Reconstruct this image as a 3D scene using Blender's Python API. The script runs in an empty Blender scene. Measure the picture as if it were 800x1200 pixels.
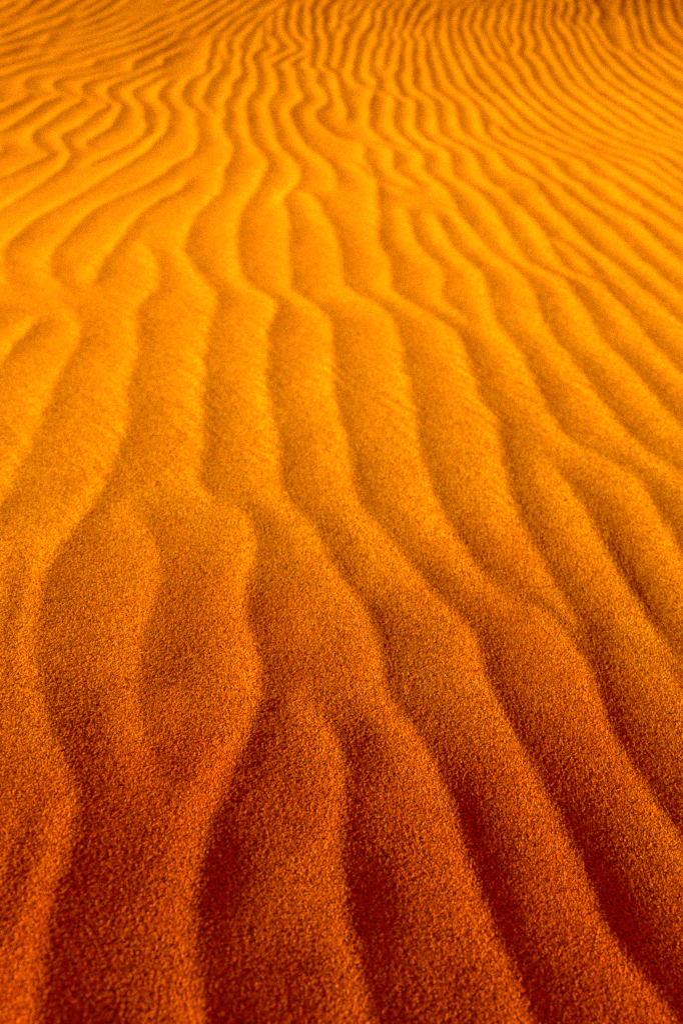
# Wind-rippled desert sand, seen from a crouching height, low sun from the left.
import bpy, math
import numpy as np
from mathutils import Vector

# ------------------------------------------------------------------ camera
CAM_H = 0.80
PITCH = math.radians(32.4)           # below the horizon
LENS, SENS = 35.0, 36.0              # sensor height
F = 1200.0 * LENS / SENS             # focal length in reference pixels (800 x 1200)

# ------------------------------------------------------------------ large-scale dune surface, tilt added to darken near and far sand
GY = np.array([-50, 0.3, 0.50, 0.65, 0.80, 1.0, 1.3, 2.0, 3.5, 5.2, 7.5, 12.0, 60.0])
GV = np.array([-.212, -.212, -.209, -.192, -.16, -.112, -.045, .025, .055, .035, .01, 0, 0.])
_ty = np.linspace(-1, 14, 1501)
_tg = np.interp(_ty, GY, GV)
_k = np.exp(-0.5 * (np.arange(-60, 61) / 18.0) ** 2); _k /= _k.sum()
_tg = np.convolve(np.pad(_tg, 60, mode='edge'), _k, mode='valid')

def zlarge(x, y):
    x = np.asarray(x, float); y = np.asarray(y, float)
    X = 2.5 * np.tanh(x / 2.5)
    g = np.interp(y, _ty, _tg)
    far = np.clip((y - 3.1) / 4.4, 0, 1); far = far * far * (3 - 2 * far)
    W = 6.0 * np.tanh(x / 6.0)
    return X * g - 0.13 * far * (W - 2.5) - 0.012 * far * (W * W - 5.2)

def to_ground(px, py):
    px = np.asarray(px, float); py = np.asarray(py, float)
    u = (px - 400) / F; v = (600 - py) / F
    dx = u
    dy = math.cos(PITCH) + v * math.sin(PITCH)
    dz = -math.sin(PITCH) + v * math.cos(PITCH)
    z = np.zeros_like(dx)
    for _ in range(25):
        t = (z - CAM_H) / dz
        z = 0.5 * z + 0.5 * zlarge(t * dx, t * dy)
    t = (z - CAM_H) / dz
    return t * dx, t * dy

def to_px(x, y):
    z = zlarge(x, y) - CAM_H
    fwd = y * math.cos(PITCH) - z * math.sin(PITCH)
    up = y * math.sin(PITCH) + z * math.cos(PITCH)
    fwd = np.maximum(fwd, 1e-3)
    return 400 + F * x / fwd, 600 - F * up / fwd

# ------------------------------------------------------------------ ripple crests of this patch of sand
# every row is one crest line, surveyed from far to near
CRESTS = [
 # (weight, points)
 # -- foreground and middle
 (1, [(240,75),(240,85),(222,93),(215,105),(212,115),(218,125),(230,135),(228,148),(232,168),(222,185),(205,192),(190,205),(165,220),(142,229),(115,243),(92,262),(76,280),(60,298),(60,322),(72,337),(85,346)]),
 (1, [(280,73),(282,88),(271,98),(270,110),(262,122),(263,138),(260,150),(272,177),(262,202),(259,222),(242,240),(227,257),(219,280),(217,297),(226,312),(240,330),(254,350),(248,372),(242,395),(239,415),(236,440),(237,475),(238,507),(235,535),(232,562),(246,581),(272,591),(290,604),(300,622),(298,654),(291,682),(287,718),(297,748),(302,780),(308,802),(300,832),(286,870),(270,905),(248,950),(238,1005),(223,1065),(229,1120),(236,1180),(239,1230)]),
 (1, [(300,85),(300,97),(297,107),(288,117),(288,135),(290,150),(296,170),(312,188),(306,207),(300,222),(290,237),(280,255),(278,275),(278,300),(283,325),(296,340),(315,350),(326,362),(318,376),(312,392),(314,412),(311,435),(312,452),(318,490),(327,522),(325,550),(328,572),(342,592),(364,614),(377,635),(388,660),(400,683),(424,710),(442,745),(447,775),(448,803),(470,838),(500,880),(518,920),(537,968),(549,1015),(569,1070),(595,1130),(620,1190),(633,1230)]),
 (1, [(322,87),(325,100),(322,110),(313,120),(315,135),(320,153),(326,172),(340,185),(350,197),(349,215),(335,230),(331,240),(337,252),(338,272),(338,295),(340,317),(342,340),(358,354),(378,366),(388,384),(388,410),(390,440),(393,468),(398,492),(406,520),(411,553),(422,592),(442,616),(464,643),(485,669),(502,692),(524,713),(545,729),(558,750),(564,785),(577,815),(600,858),(618,890),(636,927),(655,970),(678,1010),(692,1050),(714,1095),(738,1132),(768,1165),(792,1195),(815,1225)]),
 (1, [(345,92),(350,107),(354,117),(341,126),(340,138),(347,155),(360,175),(384,192),(393,210),(393,225)]),
 (1, [(335,225),(358,227),(370,238),(376,250),(388,264),(395,285),(398,310),(401,330),(412,344),(430,352),(447,363),(460,376),(466,397),(470,415),(474,435),(478,455),(484,475),(486,500),(489,520),(494,540),(502,557),(505,572),(515,598),(540,640),(566,675),(590,698),(618,709),(640,714),(664,742),(688,780),(700,820),(715,858),(740,900),(765,936),(790,975),(812,1010)]),
 (1, [(372,85),(370,97),(380,110),(382,122),(370,130),(370,142),(385,156),(400,165),(418,168),(427,174),(425,186),(434,200),(440,216),(441,232),(441,250),(442,270),(443,288),(455,305),(457,322),(458,340),(470,351),(492,363),(515,377),(532,390),(541,406),(548,425),(553,442),(561,465),(575,485),(581,505),(583,528),(589,552),(596,577),(608,611),(624,638),(640,668),(652,693),(672,724),(684,752),(692,776)]),
 (1, [(407,72),(410,87),(417,100),(436,107),(432,120),(432,135),(432,150),(450,168),(474,175),(494,182),(495,200),(507,212),(522,225),(532,242),(540,256),(556,274),(566,288),(582,303),(600,315),(613,328),(625,347),(631,368),(643,390),(660,412),(675,432),(692,455),(706,474),(724,498),(747,520),(768,538),(800,556),(830,580)]),
 (1, [(427,75),(430,87),(440,95),(440,107),(461,115),(460,130),(460,150),(472,164),(490,178)]),
 (1, [(412,165),(445,172),(459,178),(460,200),(478,212),(492,225)]),
 (1, [(400,190),(422,198),(438,214),(462,221),(488,229)]),
 (1, [(470,243),(478,253),(481,270),(488,288),(502,303),(517,317),(518,332),(516,347),(527,360),(545,372),(558,381)]),
 (1, [(500,248),(511,257),(521,277),(531,292),(543,306),(560,318),(568,332),(572,352),(577,374),(591,393),(606,414),(621,440),(632,465),(644,487),(654,503),(667,517),(686,530),(710,539),(731,550),(748,565),(762,590),(778,615),(792,644),(806,672)]),
 (1, [(445,75),(460,87),(462,100),(470,115),(485,120),(485,150),(500,167),(519,175),(527,187),(530,207),(544,217),(560,228),(575,242),(590,266),(601,286),(614,306),(632,317),(654,327),(670,342),(678,357),(691,372),(697,391),(713,410),(735,430),(757,455),(777,480),(800,504),(820,525)]),
 (1, [(480,72),(482,87),(485,105),(507,120),(510,135),(512,155),(526,166),(547,177),(557,187),(562,202),(573,217),(590,226),(602,239),(616,251),(632,270),(643,288),(650,303),(662,317),(680,325),(696,328),(711,343),(730,363),(748,387),(770,412),(790,432),(815,456)]),
 (.8, [(632,272),(648,283),(668,292),(682,305),(693,320),(698,330)]),
 (1, [(497,72),(502,90),(508,107),(530,122),(534,137),(540,156),(556,167),(577,177),(587,190),(594,200),(608,208),(622,213),(633,228),(646,245),(662,260),(676,275),(690,290),(706,301),(725,316),(746,336),(770,357),(790,375),(818,400)]),
 (1, [(515,70),(520,85),(527,102),(546,115),(557,127),(562,142),(568,160),(582,171),(600,180),(618,191),(629,203),(650,216),(666,232),(690,250),(712,267),(728,283),(742,298),(760,313),(780,331),(815,362)]),
 (1, [(578,146),(588,158),(602,168),(629,181),(647,191),(659,206),(680,218),(694,231),(717,245),(740,258),(760,275),(781,295),(815,322)]),
 (1, [(532,70),(540,87),(550,105),(569,120),(585,135),(598,149),(612,160),(630,167),(646,177),(667,185),(683,193),(694,206),(717,216),(732,230),(755,247),(780,264),(815,286)]),
 (1, [(550,70),(555,87),(570,102),(589,120),(604,135),(625,154),(650,165),(670,176),(694,183),(712,193),(730,206),(750,220),(775,237),(815,268)]),
 (1, [(565,67),(575,82),(590,100),(602,113),(615,125),(630,138),(652,155),(675,167),(693,177),(720,187),(748,198),(775,215),(815,243)]),
 (1, [(585,67),(602,87),(615,108),(635,128),(655,142),(676,156),(695,166),(714,175),(740,182),(760,190),(776,203),(815,231)]),
 (1, [(606,66),(618,80),(625,95),(640,112),(656,126),(680,143),(702,158),(725,168),(746,177),(769,185),(786,197),(815,217)]),
 (1, [(626,64),(636,76),(641,87),(652,104),(670,119),(695,136),(718,152),(741,164),(770,172),(790,180),(815,198)]),
 (1, [(648,66),(656,80),(669,98),(690,115),(715,135),(740,152),(761,162),(790,171),(815,180)]),
 (1, [(664,66),(671,79),(681,92),(692,106),(713,121),(740,138),(762,152),(781,160),(815,172)]),
 (1, [(680,66),(690,80),(706,98),(731,115),(760,135),(785,152),(815,166)]),
 (1, [(695,64),(706,79),(725,98),(750,115),(780,135),(815,156)]),
 (1, [(712,63),(723,77),(746,97),(775,115),(815,140)]),
 (1, [(728,60),(741,73),(752,83),(776,98),(815,123)]),
 (1, [(392,87),(396,100),(398,115),(405,130),(404,145)]),
 (1, [(640,538),(660,562),(677,586),(692,612),(710,652),(740,699),(762,735),(778,757),(800,777),(820,795)]),
 (.8, [(762,752),(778,778),(798,806),(815,835)]),
 (.45, [(535,472),(560,487),(588,503),(606,513)]),
 (.35, [(552,512),(575,529),(600,538)]),
 (.5, [(645,510),(662,527),(682,542),(702,553)]),
 (.85, [(330,808),(352,822),(376,836),(393,860),(401,895),(406,930),(396,1005),(405,1065),(419,1130),(434,1190),(442,1230)]),
 (.85, [(163,283),(180,305),(186,322),(180,342),(164,357),(157,372),(162,390),(162,415),(151,440),(148,457),(153,478),(149,498),(136,532),(122,570),(105,598),(88,620),(66,648),(50,682),(42,730),(40,765),(47,810),(56,850),(76,893),(92,930),(84,975),(70,1020),(56,1080),(46,1150),(42,1230)]),
 (.6, [(128,580),(155,600),(180,630),(187,668),(182,702),(170,737),(163,770),(163,820),(168,865),(186,902),(210,930)]),
 (1, [(222,208),(210,224),(188,234),(166,250),(149,270),(136,288),(122,305),(112,325),(106,340)]),
 (.8, [(64,354),(82,363),(95,380),(95,393),(85,413),(72,435),(62,455),(57,475),(43,505),(36,523),(22,548),(12,572),(-8,605)]),
 (1, [(48,370),(34,387),(18,405),(0,427),(-15,445)]),
 (.5, [(14,640),(8,670),(10,700),(4,740),(6,790),(0,840)]),
 (.5, [(30,925),(16,985),(6,1050),(-4,1110)]),
 (1, [(200,92),(186,107),(185,118),(197,130),(197,142),(191,157),(172,178),(155,189),(140,198),(120,210),(100,224),(72,240),(42,257),(25,273),(8,289),(2,307),(8,326),(13,340)]),
 (1, [(197,82),(175,95),(156,105),(155,115),(167,127),(168,140),(171,150),(160,164),(140,176),(118,186),(98,196)]),
 (1, [(175,82),(150,92),(130,100),(124,108),(130,118),(142,125),(136,138),(128,150),(110,161),(98,170),(110,177)]),
 (1, [(155,83),(130,89),(105,94),(95,102),(97,110),(112,118),(128,122),(110,134),(92,148),(72,159),(74,171),(82,180),(74,196),(60,206),(45,217),(22,233),(-10,252)]),
 (1, [(125,82),(95,87),(72,91),(62,97),(63,105),(76,111),(98,116),(78,127),(58,142),(38,156),(37,169),(50,178),(58,183),(35,193),(12,204),(-10,213)]),
 (1, [(110,77),(75,84),(40,88),(29,95),(26,103),(38,108),(72,111),(50,121),(32,135),(12,148),(-10,160)]),
 (1, [(20,108),(34,113),(14,123),(-10,135)]),
 (1, [(-10,168),(4,176),(-10,184)]),
 (1, [(257,84),(247,93),(241,107),(237,118),(245,128),(254,134)]),
 (1, [(260,62),(258,72),(259,79)]),
]
# the far end of the field; each runs on into the nearest crest above
FAR = [
 [(443.2,2.2),(438.2,9.0),(433.0,15.0),(433.4,28.5),(422.9,42.0),(418.3,48.7),(416.9,60.0),(413.8,72.0),(412.4,82.5)],
 [(457.4,2.2),(451.7,9.0),(446.2,15.0),(446.2,28.5),(440.2,42.0),(442.3,48.7),(434.2,60.0),(432.2,72.0),(430.4,82.5)],
 [(469.4,2.2),(466.0,9.0),(459.7,15.0),(459.7,28.5),(452.5,42.0),(455.8,48.7),(450.7,60.0),(448.3,72.0),(447.7,82.5)],
 [(482.5,2.2),(479.5,9.0),(474.7,15.0),(471.7,28.5),(464.5,42.0),(470.5,48.7),(467.2,60.0),(465.4,72.0),(464.9,82.5)],
 [(500.5,2.2),(496.0,9.0),(489.7,15.0),(483.7,28.5),(477.7,42.0),(482.8,48.7),(482.2,60.0),(481.0,72.0),(483.7,82.5)],
 [(515.5,2.2),(511.7,9.0),(507.7,15.0),(496.4,28.5),(491.2,42.0),(497.5,48.7),(497.2,60.0),(496.6,72.0),(501.7,82.5)],
 [(414.7,2.2),(409.3,9.7),(400.0,18.7)],
 [(428.9,2.2),(421.0,13.5),(412.0,22.5),(403.0,29.2)],
 [(530.0,1.5),(516.5,10.5),(509.3,18.0),(507.8,33.0),(505.7,44.2),(511.7,60.0),(516.2,75.0),(519.2,88.5)],
 [(542.4,1.5),(526.7,10.5),(523.7,18.0),(522.9,33.0),(522.9,44.2),(526.7,60.0),(533.4,75.0),(536.7,88.5)],
 [(555.2,1.5),(540.2,10.5),(536.9,18.0),(534.9,33.0),(537.2,44.2),(543.2,60.0),(550.7,75.0),(555.2,88.5)],
 [(567.0,1.5),(553.7,10.5),(550.7,18.0),(546.9,33.0),(552.2,44.2),(558.9,60.0),(569.3,75.0)],
 [(579.5,1.5),(565.7,10.5),(564.8,18.0),(561.2,33.0),(568.2,44.2),(574.2,60.0),(584.0,75.0)],
 [(589.7,1.5),(579.5,10.5),(580.7,18.0),(576.2,33.0),(579.2,44.2),(588.2,60.0),(597.5,75.0)],
 [(602.0,1.5),(593.7,10.5),(594.5,19.5),(591.2,33.0),(594.2,45.0),(598.2,54.0)],
 [(610.2,1.5),(609.0,13.5),(605.7,30.0),(604.2,39.0),(609.0,50.2),(604.5,63.0)],
 [(624.0,1.5),(621.4,13.5),(619.2,30.0),(619.9,39.0),(625.2,51.0),(621.0,62.2)],
 [(635.7,1.5),(634.2,13.5),(631.9,30.0),(635.7,39.0),(641.7,51.0),(645.0,61.5)],
 [(647.7,1.5),(645.0,13.5),(643.2,30.0),(649.2,39.0),(658.2,51.0),(661.8,61.5)],
 [(660.0,1.5),(658.2,13.5),(654.7,22.5),(664.2,34.5),(673.2,49.5),(677.2,61.5)],
 [(670.5,1.5),(671.7,13.5),(666.7,27.0),(679.9,36.0),(688.2,51.0),(693.3,62.2)],
 [(683.2,1.5),(686.7,13.5),(682.5,24.7),(692.2,36.0),(700.2,49.5),(708.7,60.7)],
 [(693.0,1.5),(702.0,16.5),(698.2,27.7),(705.0,37.5),(711.0,49.5),(720.0,58.5)],
 [(726.5,1.5),(723.5,15.0),(729.5,22.5),(732.5,33.0),(735.5,45.0),(740.0,58.5),(750.5,66.0),(764.0,78.0),(776.0,90.0),(791.0,103.5),(812.0,118.5)],
 [(740.0,1.5),(741.5,15.0),(746.0,30.0),(749.0,43.5),(755.0,57.0),(768.5,66.0),(782.0,76.5),(794.0,84.0),(812.0,96.0)],
 [(753.5,1.5),(756.5,16.5),(758.0,28.5),(761.0,39.0),(767.0,49.5),(777.5,60.0),(788.0,67.5),(812.0,81.7)],
 [(768.5,1.5),(770.0,18.0),(774.5,30.0),(782.0,40.5),(791.0,49.5),(812.0,63.7)],
 [(783.5,1.5),(788.0,22.5),(794.0,31.5),(812.0,46.5)],
 [(796.2,1.5),(800.0,13.5),(812.0,27.0)],
 [(333.7,1.5),(316.5,13.5),(303.0,22.5)],
 [(303.0,30.0),(308.2,39.0),(305.2,48.0),(306.0,55.5),(300.0,61.5)],
 [(322.5,15.7),(317.7,25.5),(318.0,34.5),(315.3,42.0),(324.0,50.2),(326.7,57.0),(315.0,64.5),(303.0,67.5)],
 [(338.2,4.5),(332.7,16.5),(330.7,33.0),(334.8,41.2),(346.8,54.7),(348.7,59.2),(334.5,65.5),(318.7,74.5),(317.2,79.5),(324.0,85.5)],
 [(351.7,2.2),(347.7,16.5),(346.5,33.0),(349.8,42.0),(362.2,50.7),(365.2,57.3),(355.5,66.0),(345.0,70.5),(339.0,76.5),(345.7,84.0),(345.0,90.0)],
 [(366.0,2.2),(361.8,14.2),(364.2,22.5),(363.0,34.5),(366.0,45.0),(366.7,57.0),(363.0,66.0),(363.7,72.7),(361.5,78.7),(371.7,84.0)],
 [(384.0,3.0),(375.3,13.5),(378.3,22.5),(376.8,33.0),(382.2,45.0),(382.9,58.5),(379.5,72.0),(377.2,78.7),(391.2,86.2)],
 [(403.5,1.5),(395.7,12.7),(396.0,22.5),(393.3,30.0),(390.0,36.0)],
 [(420.0,24.7),(408.0,34.2),(400.2,45.0),(399.7,60.0),(396.0,73.5),(394.8,81.7)],
 [(416.2,1.5),(409.2,12.0),(410.7,20.2),(403.5,27.0)],
 [(228.5,0.0),(213.5,9.0),(200.0,16.5)],
 [(249.5,0.0),(230.0,12.0),(212.0,22.5),(200.0,30.0)],
 [(269.0,0.0),(252.5,10.5),(235.2,22.5),(218.0,32.2),(203.0,45.0)],
 [(288.5,0.0),(270.5,12.0),(251.7,24.0),(243.5,31.5),(233.7,36.7),(227.0,43.5)],
 [(305.0,0.0),(287.0,13.5),(268.2,24.7),(263.0,31.5),(249.5,40.5)],
 [(303.5,15.0),(284.7,25.5),(276.5,33.0),(266.0,43.5)],
 [(314.0,18.0),(300.5,27.0),(294.5,36.0),(283.7,46.5),(287.7,54.7)],
 [(251.7,41.2),(246.5,51.0),(245.0,63.0),(244.7,69.0),(239.3,74.2)],
 [(266.7,45.0),(263.7,52.5),(266.0,63.0),(268.2,69.0),(260.7,74.2),(258.5,82.5)],
 [(284.0,47.2),(279.5,55.5),(284.0,62.2),(280.2,69.0),(279.8,72.7)],
 [(303.5,49.5),(308.0,55.8),(297.5,61.8),(293.7,69.0),(298.2,78.0),(300.0,84.0)],
 [(113.5,0.0),(100.0,7.5),(91.0,12.7)],
 [(131.5,0.0),(115.0,10.5),(100.0,19.5),(86.5,24.7)],
 [(151.0,0.0),(134.5,12.7),(115.0,22.2),(100.0,29.2),(85.0,33.7)],
 [(146.5,18.7),(130.0,26.7),(115.0,31.9),(100.0,37.8),(82.0,43.5)],
 [(166.0,21.0),(149.5,28.5),(136.0,35.2),(119.5,41.2),(100.0,45.7),(77.5,51.7)],
 [(196.0,16.8),(175.0,25.8),(163.0,33.7),(140.5,43.2),(122.5,47.2),(100.0,54.7),(80.5,59.2),(59.5,64.5)],
 [(220.0,17.2),(197.5,28.8),(184.0,34.8),(167.5,43.8),(149.5,49.8),(122.5,57.3),(100.0,64.8),(80.5,69.7)],
 [(220.0,27.7),(205.0,34.8),(184.0,46.2),(167.5,54.3),(149.5,60.3),(130.0,66.7),(109.0,71.2)],
 [(220.0,40.8),(203.5,48.3),(190.0,57.3),(170.5,66.7),(155.5,74.2)],
 [(220.0,55.8),(205.0,63.3),(190.3,69.7),(191.5,75.0),(180.2,80.2)],
 [(16.5,23.2),(0.0,29.7),(-13.5,34.5)],
 [(36.0,26.7),(18.0,34.2),(0.0,41.2),(-13.5,45.0)],
 [(84.0,18.0),(67.5,30.0),(48.0,34.8),(28.5,42.3),(9.0,48.7),(-9.0,52.5)],
 [(60.0,38.2),(51.0,51.7),(36.0,50.7),(15.0,58.2),(-9.0,66.7)],
 [(55.5,58.2),(37.5,65.7),(18.0,70.5),(-9.0,77.2)],
 [(79.5,64.2),(60.0,70.2),(30.0,77.7),(16.5,83.2),(4.5,88.5),(-9.0,92.2)],
 [(90.0,0.0),(72.0,12.0),(58.5,19.5),(45.0,22.5)],
 [(60.0,1.5),(45.0,12.0),(33.0,16.5)],
 [(37.5,0.0),(27.0,9.0),(12.0,18.0),(-4.5,22.5)],
 [(19.5,0.0),(7.5,6.7),(-4.5,11.2)]
]
def join_far():
    out = [[w, list(p)] for w, p in CRESTS]
    taken = set()
    for l in FAR:
        best = None
        for n, (w, p) in enumerate(out):
            if n in taken or p[0][1] > 100: continue
            for k in range(min(3, len(p) - 2)):
                d = math.hypot(p[k][0] - l[-1][0], 1.5 * (p[k][1] - l[-1][1])) + 2 * k
                if p[k][1] > l[-1][1] - 1 and d < 15 and (best is None or d < best[0]): best = (d, n, k)
        if best:
            n = best[1]; taken.add(n); out[n][1] = list(l) + out[n][1][best[2]:]
        else:
            out.append([0.9, list(l)])
    return out

def smooth_line(p, step):
    """Catmull-Rom through the points, resampled evenly on the ground."""
    p = np.asarray(p, float)
    q = np.vstack([2 * p[0] - p[1], p, 2 * p[-1] - p[-2]])
    out = []
    for i in range(1, len(q) - 2):
        t = np.linspace(0, 1, 14, endpoint=False)[:, None]
        a, b, c, d = q[i - 1], q[i], q[i + 1], q[i + 2]
        out.append(0.5 * (2 * b + (c - a) * t + (2 * a - 5 * b + 4 * c - d) * t ** 2 + (3 * b - a - 3 * c + d) * t ** 3))
    out = np.vstack(out + [q[-2][None]])
    gx, gy = to_ground(out[:, 0], out[:, 1])
    g = np.stack([gx, gy], 1)
    return resample(g, step)

def resample(g, step):
    s = np.r_[0, np.cumsum(np.hypot(*np.diff(g, axis=0).T))]
    n = max(2, int(s[-1] / step) + 1)
    t = np.linspace(0, s[-1], n)
    return np.stack([np.interp(t, s, g[:, 0]), np.interp(t, s, g[:, 1])], 1)

def soften(g, k):
    if len(g) < 5: return g
    for _ in range(k):
        h = g.copy(); h[1:-1] = 0.25 * g[:-2] + 0.5 * g[1:-1] + 0.25 * g[2:]; g = h
    return g

STEP = 0.02
lines = [(w, soften(smooth_line(p, STEP), 2)) for w, p in join_far()]

# direction field: nearest surveyed tangents
TP, TD = [], []
for g in [l for _, l in lines if len(l) > 3]:
    d = np.gradient(g, axis=0); d /= np.linalg.norm(d, axis=1)[:, None] + 1e-9
    TP.append(g); TD.append(d)
TP = np.vstack(TP)[::2]; TD = np.vstack(TD)[::2]
sgn = np.where(TD[:, 1] > 0, -1.0, 1.0)          # all run towards the viewer
TD = TD * sgn[:, None]
DC = 0.05                                          # direction grid cell
DX0, DX1, DY0, DY1 = -6.0, 6.0, -0.4, 11.4
nx, ny = int((DX1 - DX0) / DC) + 1, int((DY1 - DY0) / DC) + 1
gx, gy = np.meshgrid(DX0 + DC * np.arange(nx), DY0 + DC * np.arange(ny))
DF = np.zeros((ny, nx, 2))
for j in range(ny):
    d2 = (gx[j][:, None] - TP[None, :, 0]) ** 2 + (gy[j][:, None] - TP[None, :, 1]) ** 2
    m = d2.min(1, keepdims=True)
    w = np.exp(-(d2 - m) / (2 * (0.05 + 0.35 * np.sqrt(m)) ** 2 + 1e-9))
    DF[j] = w @ TD
DF /= np.linalg.norm(DF, axis=2)[:, :, None] + 1e-9

for _ in range(2):                                 # far off the lines wander less
    sm = np.pad(DF, ((3, 3), (3, 3), (0, 0)), mode='edge')
    sm = sum(sm[3 + o:3 + o + ny] for o in range(-3, 4)) / 7
    sm = sum(sm[:, 3 + o:3 + o + nx] for o in range(-3, 4)) / 7
    wf = np.clip((gy - 4.5) / 1.5, 0, 1)[:, :, None]
    DF = DF * (1 - wf) + sm * wf

def dirs(x, y):
    i = min(max((x - DX0) / DC, 0), nx - 1.001); j = min(max((y - DY0) / DC, 0), ny - 1.001)
    a, b = int(i), int(j); u, v = i - a, j - b
    d = DF[b, a] * (1 - u) * (1 - v) + DF[b, a + 1] * u * (1 - v) + DF[b + 1, a] * (1 - u) * v + DF[b + 1, a + 1] * u * v
    n = math.hypot(d[0], d[1]) + 1e-9
    return d[0] / n, d[1] / n

# evenly spaced crests fill what was not surveyed (the far top, both sides, under the camera)
def sep_at(x, y):
    far = min(max((y - 3.0) / 4.5, 0), 1)
    lft = min(max((-0.55 - x - 0.05 * y) / 1.2, 0), 1) * min(max((y - 3.6) / 1.6, 0), 1)
    return 0.104 + 0.02 * lft
CELL = 0.2
cells = {}
def put(x, y, lid, k):
    cells.setdefault((int(math.floor(x / CELL)), int(math.floor(y / CELL))), []).append((x, y, lid, k))
def near(x, y, lid, k, r):
    ci, cj = int(math.floor(x / CELL)), int(math.floor(y / CELL)); r2 = r * r
    for a in (ci - 1, ci, ci + 1):
        for b in (cj - 1, cj, cj + 1):
            for (px, py, l, kk) in cells.get((a, b), ()):
                if l == lid and abs(kk - k) < 14: continue
                if (px - x) ** 2 + (py - y) ** 2 < r2: return True
    return False
def surveyed(x, y):
    if y < 0.25: return False
    px, py = to_px(x, y)
    return -6 < px < 806 and 3 < py < 1206
def inside(x, y):
    return DX0 + .1 < x < DX1 - .1 and DY0 + .1 < y < DY1 - .1 and abs(x) < 1.3 + 0.55 * max(y, 0)

def grow(x, y, s, lid, k0, ks):
    pts = []; k = k0
    for _ in range(900):
        dx, dy = dirs(x, y)
        mx, my = dirs(x + s * dx * STEP / 2, y + s * dy * STEP / 2)
        x += s * mx * STEP; y += s * my * STEP; k += ks
        if not inside(x, y) or surveyed(x, y) or near(x, y, lid, k, 0.60 * sep_at(x, y)): break
        pts.append((x, y))
    return pts

for lid, (w, g) in enumerate(lines):
    for k, (x, y) in enumerate(g): put(x, y, lid, k)
for lid, (w, g) in enumerate(list(lines)):
    if len(g) < 3: continue
    for end in (0, 1):
        x, y = g[0] if end == 0 else g[-1]
        px, py = to_px(x, y)
        if 4 < px < 796 and 4 < py < 1196: continue
        d = g[0] - g[1] if end == 0 else g[-1] - g[-2]
        f = dirs(x, y); s = 1 if d[0] * f[0] + d[1] * f[1] > 0 else -1
        n = len(lines[lid][1])
        ext = []
        k = -1 if end == 0 else n
        for _ in range(900):
            dx, dy = dirs(x, y)
            x += s * dx * STEP; y += s * dy * STEP
            if not inside(x, y) or near(x, y, lid, k, 0.60 * sep_at(x, y)): break
            ext.append((x, y)); put(x, y, lid, k); k += -1 if end == 0 else 1
        if ext:
            e = np.array(ext)
            cur = lines[lid][1]
            lines[lid] = (w, np.vstack([e[::-1], cur]) if end == 0 else np.vstack([cur, e]))
queue = [i for i in range(len(lines))]
q = 0
while q < len(queue):
    w, g = lines[queue[q]]; q += 1
    if len(g) < 3: continue
    t = np.gradient(g, axis=0); t /= np.linalg.norm(t, axis=1)[:, None] + 1e-9
    for i in range(0, len(g), 3):
        SP = sep_at(g[i, 0], g[i, 1])
        for s in (1, -1):
            x = g[i, 0] - s * t[i, 1] * SP; y = g[i, 1] + s * t[i, 0] * SP
            if not inside(x, y) or surveyed(x, y) or near(x, y, -1, 0, 0.93 * SP): continue
            lid = len(lines)
            a = grow(x, y, 1, lid, 0, 1)
            b = grow(x, y, -1, lid, 0, -1)
            ln = np.array(b[::-1] + [(x, y)] + a)
            if len(ln) < 7: continue
            for k, (xx, yy) in enumerate(ln): put(xx, yy, lid, k)
            lines.append((1.0, ln)); queue.append(lid)
print('crest lines', len(lines), 'points', sum(len(l) for _, l in lines))

# ------------------------------------------------------------------ height field from the crests
rng = np.random.default_rng(7)
def vnoise(x, y, seed):
    """smooth value noise, vectorised"""
    xi = np.floor(x).astype(np.int64); yi = np.floor(y).astype(np.int64)
    fx = x - xi; fy = y - yi
    fx = fx * fx * fx * (fx * (fx * 6 - 15) + 10); fy = fy * fy * fy * (fy * (fy * 6 - 15) + 10)
    def h(a, b):
        n = (a * 374761393 + b * 668265263 + seed * 974634777) & 0x7fffffff
        n = ((n ^ (n >> 13)) * 1274126177) & 0x7fffffff
        n = (n ^ (n >> 16)) & 0xffff
        return n / 32767.5 - 1.0
    return (h(xi, yi) * (1 - fx) + h(xi + 1, yi) * fx) * (1 - fy) + (h(xi, yi + 1) * (1 - fx) + h(xi + 1, yi + 1) * fx) * fy

REACH, P_R = 0.070, 2.0     # the long flank away from the sun
REACH_L, P_L = 0.066, 2.5   # the short flank towards the sun
AMP = 0.0052           # crest height
def blur(a, s):
    r = int(3 * s + 1); k = np.exp(-0.5 * (np.arange(-r, r + 1) / s) ** 2); k /= k.sum()
    for ax in (0, 1):
        p = np.pad(a, [(r, r) if i == ax else (0, 0) for i in (0, 1)], mode='edge')
        o = np.zeros_like(a)
        for i, kk in enumerate(k):
            sl = [slice(None)] * 2; sl[ax] = slice(i, i + a.shape[ax]); o += kk * p[tuple(sl)]
        a = o
    return a

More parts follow.
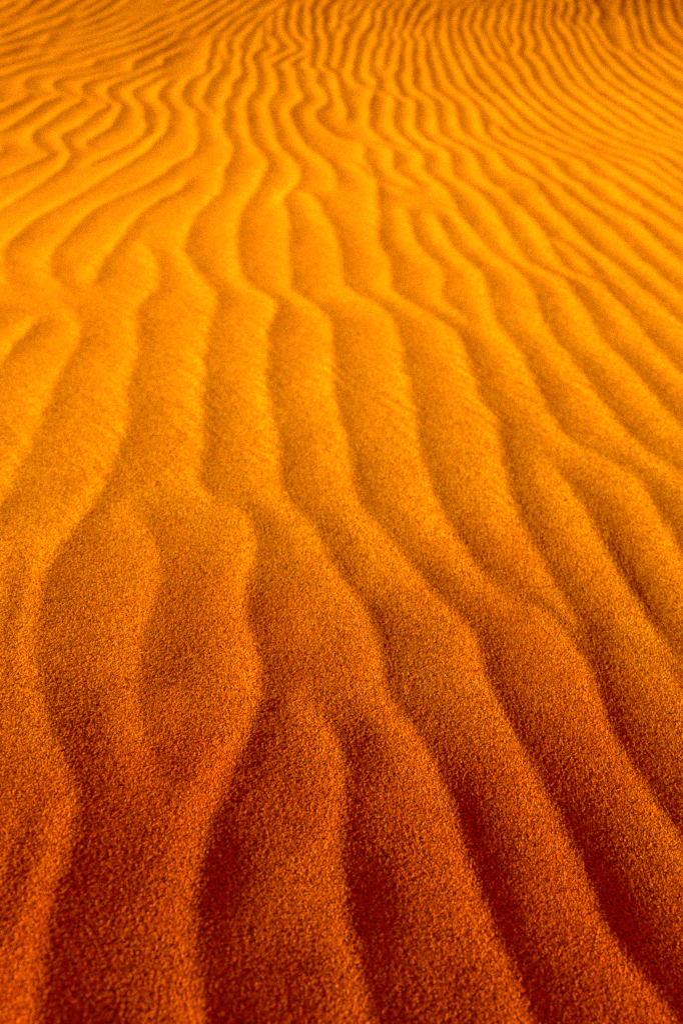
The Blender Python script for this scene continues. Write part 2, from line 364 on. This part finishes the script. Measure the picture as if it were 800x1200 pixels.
def field(x0, x1, y0, y1, c, sigma):
    nx, ny = int((x1 - x0) / c) + 1, int((y1 - y0) / c) + 1
    H = np.zeros((ny, nx), np.float32)
    for lid, (w, g) in enumerate(lines):
        if len(g) < 3: continue
        g2 = resample(g, min(c, 0.006))
        n = len(g2)
        s = np.arange(n) * min(c, 0.006)
        tap = np.clip(np.minimum(s, s[::-1]) / 0.10, 0, 1) ; tap = tap * (2 - tap)
        amp = w * (0.08 + 0.92 * tap) * (1 + 0.16 * vnoise(g2[:, 0] / .13 + 91, g2[:, 1] / .13, 5 + lid % 7))
        rel = np.array([sep_at(a, b) for a, b in g2[::8]]).repeat(8)[:n] / 0.104
        rel = np.pad(rel, (0, n - len(rel)), mode='edge')
        tt = np.gradient(soften(g2, 6), axis=0); tt /= np.linalg.norm(tt, axis=1)[:, None] + 1e-9
        for (px, py), a, rl, (tx, ty) in zip(g2, amp * rel, rel, tt):
            i = (px - x0) / c; j = (py - y0) / c; R = int(REACH * rl / c) + 1
            i0, j0 = int(round(i)), int(round(j))
            if i0 < -R or j0 < -R or i0 > nx + R or j0 > ny + R: continue
            a0, a1 = max(0, i0 - R), min(nx, i0 + R + 1); b0, b1 = max(0, j0 - R), min(ny, j0 + R + 1)
            if a1 <= a0 or b1 <= b0: continue
            sx = np.arange(a0, a1) - i; sy = np.arange(b0, b1)[:, None] - j
            side = (tx * sy - ty * sx) * c / 0.005        # > 0: the windward flank, towards the sun
            f = 0.5 + 0.5 * np.clip(-side, -1, 1)
            d = np.sqrt(sx * sx + sy * sy) * (c / rl)
            v = (f * np.maximum(1 - d / REACH_L, 0) ** (P_L + 0.5 * min(max((1.2 - py) / .45, 0), 1)) + (1 - f) * np.maximum(1 - d / REACH, 0) ** P_R) * (AMP * a)
            np.maximum(H[b0:b1, a0:a1], v, out=H[b0:b1, a0:a1])
    return blur(H, sigma / c), (x0, y0, c)

def sample(fld, x, y):
    H, (x0, y0, c) = fld
    i = np.clip((x - x0) / c, 0, H.shape[1] - 1.001); j = np.clip((y - y0) / c, 0, H.shape[0] - 1.001)
    a = i.astype(int); b = j.astype(int); u = i - a; v = j - b
    return (H[b, a] * (1 - u) + H[b, a + 1] * u) * (1 - v) + (H[b + 1, a] * (1 - u) + H[b + 1, a + 1] * u) * v

SIG = 0.0054
FINE = field(-1.05, 1.05, 0.15, 2.5, 0.0035, SIG)
WIDE = field(DX0, DX1, DY0, DY1, 0.0062, SIG)

def height(x, y):
    a = math.radians(130)
    s = x * math.cos(a) + y * math.sin(a); t = -x * math.sin(a) + y * math.cos(a)
    t = t + 0.010 * vnoise(x / .1, y / .1, 14) + 0.03 * vnoise(x / .4, y / .4, 24)
    m = np.clip(0.45 + 1.1 * vnoise(x / .28 + 7, y / .35, 15), 0, 1) * np.clip((y - 1.0) / .6, 0, 1)
    st = vnoise(s / .085, t / .012, 16) + 0.6 * vnoise(s / .05, t / .0065, 17)
    # the streaks also fray the crests a little
    xs = x + 0.0062 * m * st + 0.0016 * vnoise(x / .03, y / .03, 31) + 0.0009 * vnoise(x / .012, y / .012, 32)
    f = np.clip(np.minimum.reduce([(1.0 - np.abs(x)) / .1, (2.42 - y) / .2, (y - .2) / .1]), 0, 1)
    h = sample(FINE, xs, y) * f + sample(WIDE, xs, y) * (1 - f)
    edge = np.clip(np.minimum.reduce([5.9 - np.abs(x), 11.2 - y, y + .3]) / .5, 0, 1)
    h = h * edge * (0.54 + 0.26 * np.clip((y - .75) / .9, 0, 1) + 0.22 * np.clip((y - 1.8) / 2.0, 0, 1) - 0.22 * np.clip((y - 4.0) / 3.0, 0, 1))
    # slow unevenness of the bed
    h = h + (0.0007 + 0.0014 * np.clip((y - 1) / 1.5, 0, 1)) * vnoise(x / .23, y / .31, 11) + 0.0007 * vnoise(x / .075 + 3, y / .1, 12)
    h = h + m * edge * 0.00026 * st
    # loose grains standing proud of the bed
    gr = 0.3 * vnoise(x / .0021, y / .0021, 21) + vnoise(x / .00121 + 5, y / .00121, 22)
    h = h + 0.00021 * gr * np.clip((2.2 - y) / 1.0, 0, 1) * np.clip((1.0 - np.abs(x)) / .4, 0, 1)
    return zlarge(x, y) + h

# ------------------------------------------------------------------ the one sheet of sand
def axis(parts):
    v = [parts[0][0]]
    for a, b, d0, d1 in parts:
        x = a
        while x < b - 1e-9:
            t = (x - a) / (b - a); x += d0 + (d1 - d0) * t
            v.append(min(x, b))
    return np.unique(np.round(np.array(v), 6))
half = axis([(0, .42, .0012, .0012), (.42, .75, .0024, .0034), (.75, 4.2, .0034, .011), (4.2, 6, .011, .08), (6, 60, .08, 6), (60, 400, 6, 40)])
xs = np.r_[-half[:0:-1], half]
fw = axis([(0.2, .4, .0034, .0034), (.4, 1.15, .0012, .0014), (1.15, 1.9, .0024, .0036), (1.9, 10.2, .0036, .016), (10.2, 12, .016, .1), (12, 60, .1, 6), (60, 400, 6, 40)])
bk = axis([(0, .6, .01, .04), (.6, 6, .04, .6), (6, 60, .6, 6), (60, 400, 6, 40)])
ys = np.r_[0.2 - bk[:0:-1], fw]
X, Y = np.meshgrid(xs, ys)
Z = np.empty_like(X)
for j in range(0, len(ys), 200):
    Z[j:j + 200] = height(X[j:j + 200], Y[j:j + 200])
nX, nY = len(xs), len(ys)
print('sheet', nX, nY, nX * nY)
me = bpy.data.meshes.new('sand')
nv = nX * nY; nf = (nX - 1) * (nY - 1)
me.vertices.add(nv)
me.vertices.foreach_set('co', np.stack([X, Y, Z], 2).astype(np.float32).ravel())
idx = (np.arange(nY - 1)[:, None] * nX + np.arange(nX - 1)[None]).ravel()
loops = np.stack([idx, idx + 1, idx + nX + 1, idx + nX], 1).astype(np.int32).ravel()
me.loops.add(nf * 4); me.loops.foreach_set('vertex_index', loops)
me.polygons.add(nf)
me.polygons.foreach_set('loop_start', (np.arange(nf) * 4).astype(np.int32))
me.polygons.foreach_set('use_smooth', np.ones(nf, bool))
me.update(calc_edges=True)
sand = bpy.data.objects.new('sand', me)
bpy.context.scene.collection.objects.link(sand)
sand['kind'] = 'structure'
sand['label'] = 'orange desert sand covered in wind ripples'
sand['category'] = 'sand'

# ------------------------------------------------------------------ sand material
mat = bpy.data.materials.new('rippled_sand'); mat.use_nodes = True
nt = mat.node_tree; N = nt.nodes; L = nt.links
for n in list(N): N.remove(n)
out = N.new('ShaderNodeOutputMaterial'); bs = N.new('ShaderNodeBsdfPrincipled')
L.new(bs.outputs[0], out.inputs[0])
tc = N.new('ShaderNodeTexCoord')
def vor(scale, feat='F1'):
    v = N.new('ShaderNodeTexVoronoi'); v.feature = feat; v.inputs['Scale'].default_value = scale
    L.new(tc.outputs['Object'], v.inputs['Vector']); return v
def noise(scale, det=2.0):
    v = N.new('ShaderNodeTexNoise'); v.inputs['Scale'].default_value = scale; v.inputs['Detail'].default_value = det
    L.new(tc.outputs['Object'], v.inputs['Vector']); return v
def ramp(src, stops):
    r = N.new('ShaderNodeValToRGB'); e = r.color_ramp.elements
    while len(e) < len(stops): e.new(0.5)
    for k, (p, c) in enumerate(stops): e[k].position = p; e[k].color = (*c, 1)
    L.new(src, r.inputs[0]); return r
g1 = vor(640)
sep = N.new('ShaderNodeSeparateColor'); L.new(g1.outputs['Color'], sep.inputs[0])
grain = ramp(sep.outputs[0], [(0.0, (.20, .030, .0005)), (0.25, (.52, .14, .0006)), (0.5, (.80, .30, .0008)),
                              (0.78, (.92, .41, .001)), (1.0, (.97, .58, .004))])
patch = noise(2.2, 3)
pr = ramp(patch.outputs[0], [(.3, (.90, .82, .8)), (.7, (1, 1, 1))])
mul = N.new('ShaderNodeMix'); mul.data_type = 'RGBA'; mul.blend_type = 'MULTIPLY'; mul.inputs[0].default_value = 1
L.new(grain.outputs[0], mul.inputs[6]); L.new(pr.outputs[0], mul.inputs[7])
# redder sand towards the camera, golden sand further off
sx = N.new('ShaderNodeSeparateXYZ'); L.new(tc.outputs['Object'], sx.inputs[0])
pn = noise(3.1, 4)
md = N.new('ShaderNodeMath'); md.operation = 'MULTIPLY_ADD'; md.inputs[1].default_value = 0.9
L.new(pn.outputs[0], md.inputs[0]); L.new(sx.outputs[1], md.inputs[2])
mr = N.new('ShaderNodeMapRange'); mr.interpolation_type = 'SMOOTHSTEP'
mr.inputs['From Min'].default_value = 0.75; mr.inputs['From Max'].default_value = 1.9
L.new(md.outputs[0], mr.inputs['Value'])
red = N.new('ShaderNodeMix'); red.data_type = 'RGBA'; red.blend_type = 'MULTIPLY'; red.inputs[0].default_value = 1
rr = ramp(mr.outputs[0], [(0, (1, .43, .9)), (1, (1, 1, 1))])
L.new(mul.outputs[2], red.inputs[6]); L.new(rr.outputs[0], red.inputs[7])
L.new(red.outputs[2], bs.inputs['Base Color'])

bs.inputs['Roughness'].default_value = 0.85
bs.inputs['Specular IOR Level'].default_value = 0.0
bs.inputs['Specular Tint'].default_value = (1, .45, .02, 1)
add = N.new('ShaderNodeMath'); add.operation = 'MULTIPLY_ADD'
n2 = noise(430, 2)
L.new(g1.outputs['Distance'], add.inputs[0]); add.inputs[1].default_value = -0.75; L.new(n2.outputs[0], add.inputs[2])
bump = N.new('ShaderNodeBump'); bump.inputs['Strength'].default_value = 0.6; bump.inputs['Distance'].default_value = 0.0009
L.new(add.outputs[0], bump.inputs['Height']); L.new(bump.outputs[0], bs.inputs['Normal'])
me.materials.append(mat)

# ------------------------------------------------------------------ light
ELEV, AZ = math.radians(13.5), math.radians(14)       # low, from the left and a little beyond
to_sun = Vector((-math.cos(ELEV) * math.cos(AZ), math.cos(ELEV) * math.sin(AZ), math.sin(ELEV)))
sun = bpy.data.lights.new('sun', 'SUN'); sun.energy = 4.6; sun.angle = math.radians(2.0); sun.color = (1, .88, .70)
so = bpy.data.objects.new('sun', sun); bpy.context.scene.collection.objects.link(so)
so.rotation_euler = (-to_sun).to_track_quat('-Z', 'Y').to_euler(); so.location = to_sun * 20

sc = bpy.context.scene
w = bpy.data.worlds.new('World'); sc.world = w; w.use_nodes = True
wn = w.node_tree.nodes; wl = w.node_tree.links
bg = wn['Background']; bg.inputs[1].default_value = 0.042
sky = wn.new('ShaderNodeTexSky'); sky.sky_type = 'NISHITA'; sky.sun_disc = False
sky.sun_elevation = ELEV; sky.sun_rotation = math.atan2(to_sun.x, to_sun.y)
sky.air_density = 1.5; sky.dust_density = 6.0
tint = wn.new('ShaderNodeMix'); tint.data_type = 'RGBA'; tint.blend_type = 'MULTIPLY'; tint.inputs[0].default_value = 1
tint.inputs[7].default_value = (1, .022, .08, 1)     # red tint put on the sky light to redden the shade
wl.new(sky.outputs[0], tint.inputs[6]); wl.new(tint.outputs[2], bg.inputs[0])

# ------------------------------------------------------------------ camera object
cam = bpy.data.cameras.new('camera'); co = bpy.data.objects.new('camera', cam)
sc.collection.objects.link(co); sc.camera = co
co.location = (0, 0, CAM_H); co.rotation_euler = (math.pi / 2 - PITCH, 0, 0)
cam.sensor_fit = 'VERTICAL'; cam.sensor_height = SENS; cam.lens = LENS
cam.clip_start = 0.02; cam.clip_end = 2000
cam.dof.use_dof = True; cam.dof.focus_distance = 1.12; cam.dof.aperture_fstop = 3.8

vs = sc.view_settings
vs.view_transform = 'Standard'; vs.look = 'None'; vs.gamma = 1; vs.exposure = 1.7
sc.cycles.use_denoising = False
sc.cycles.use_adaptive_sampling = False
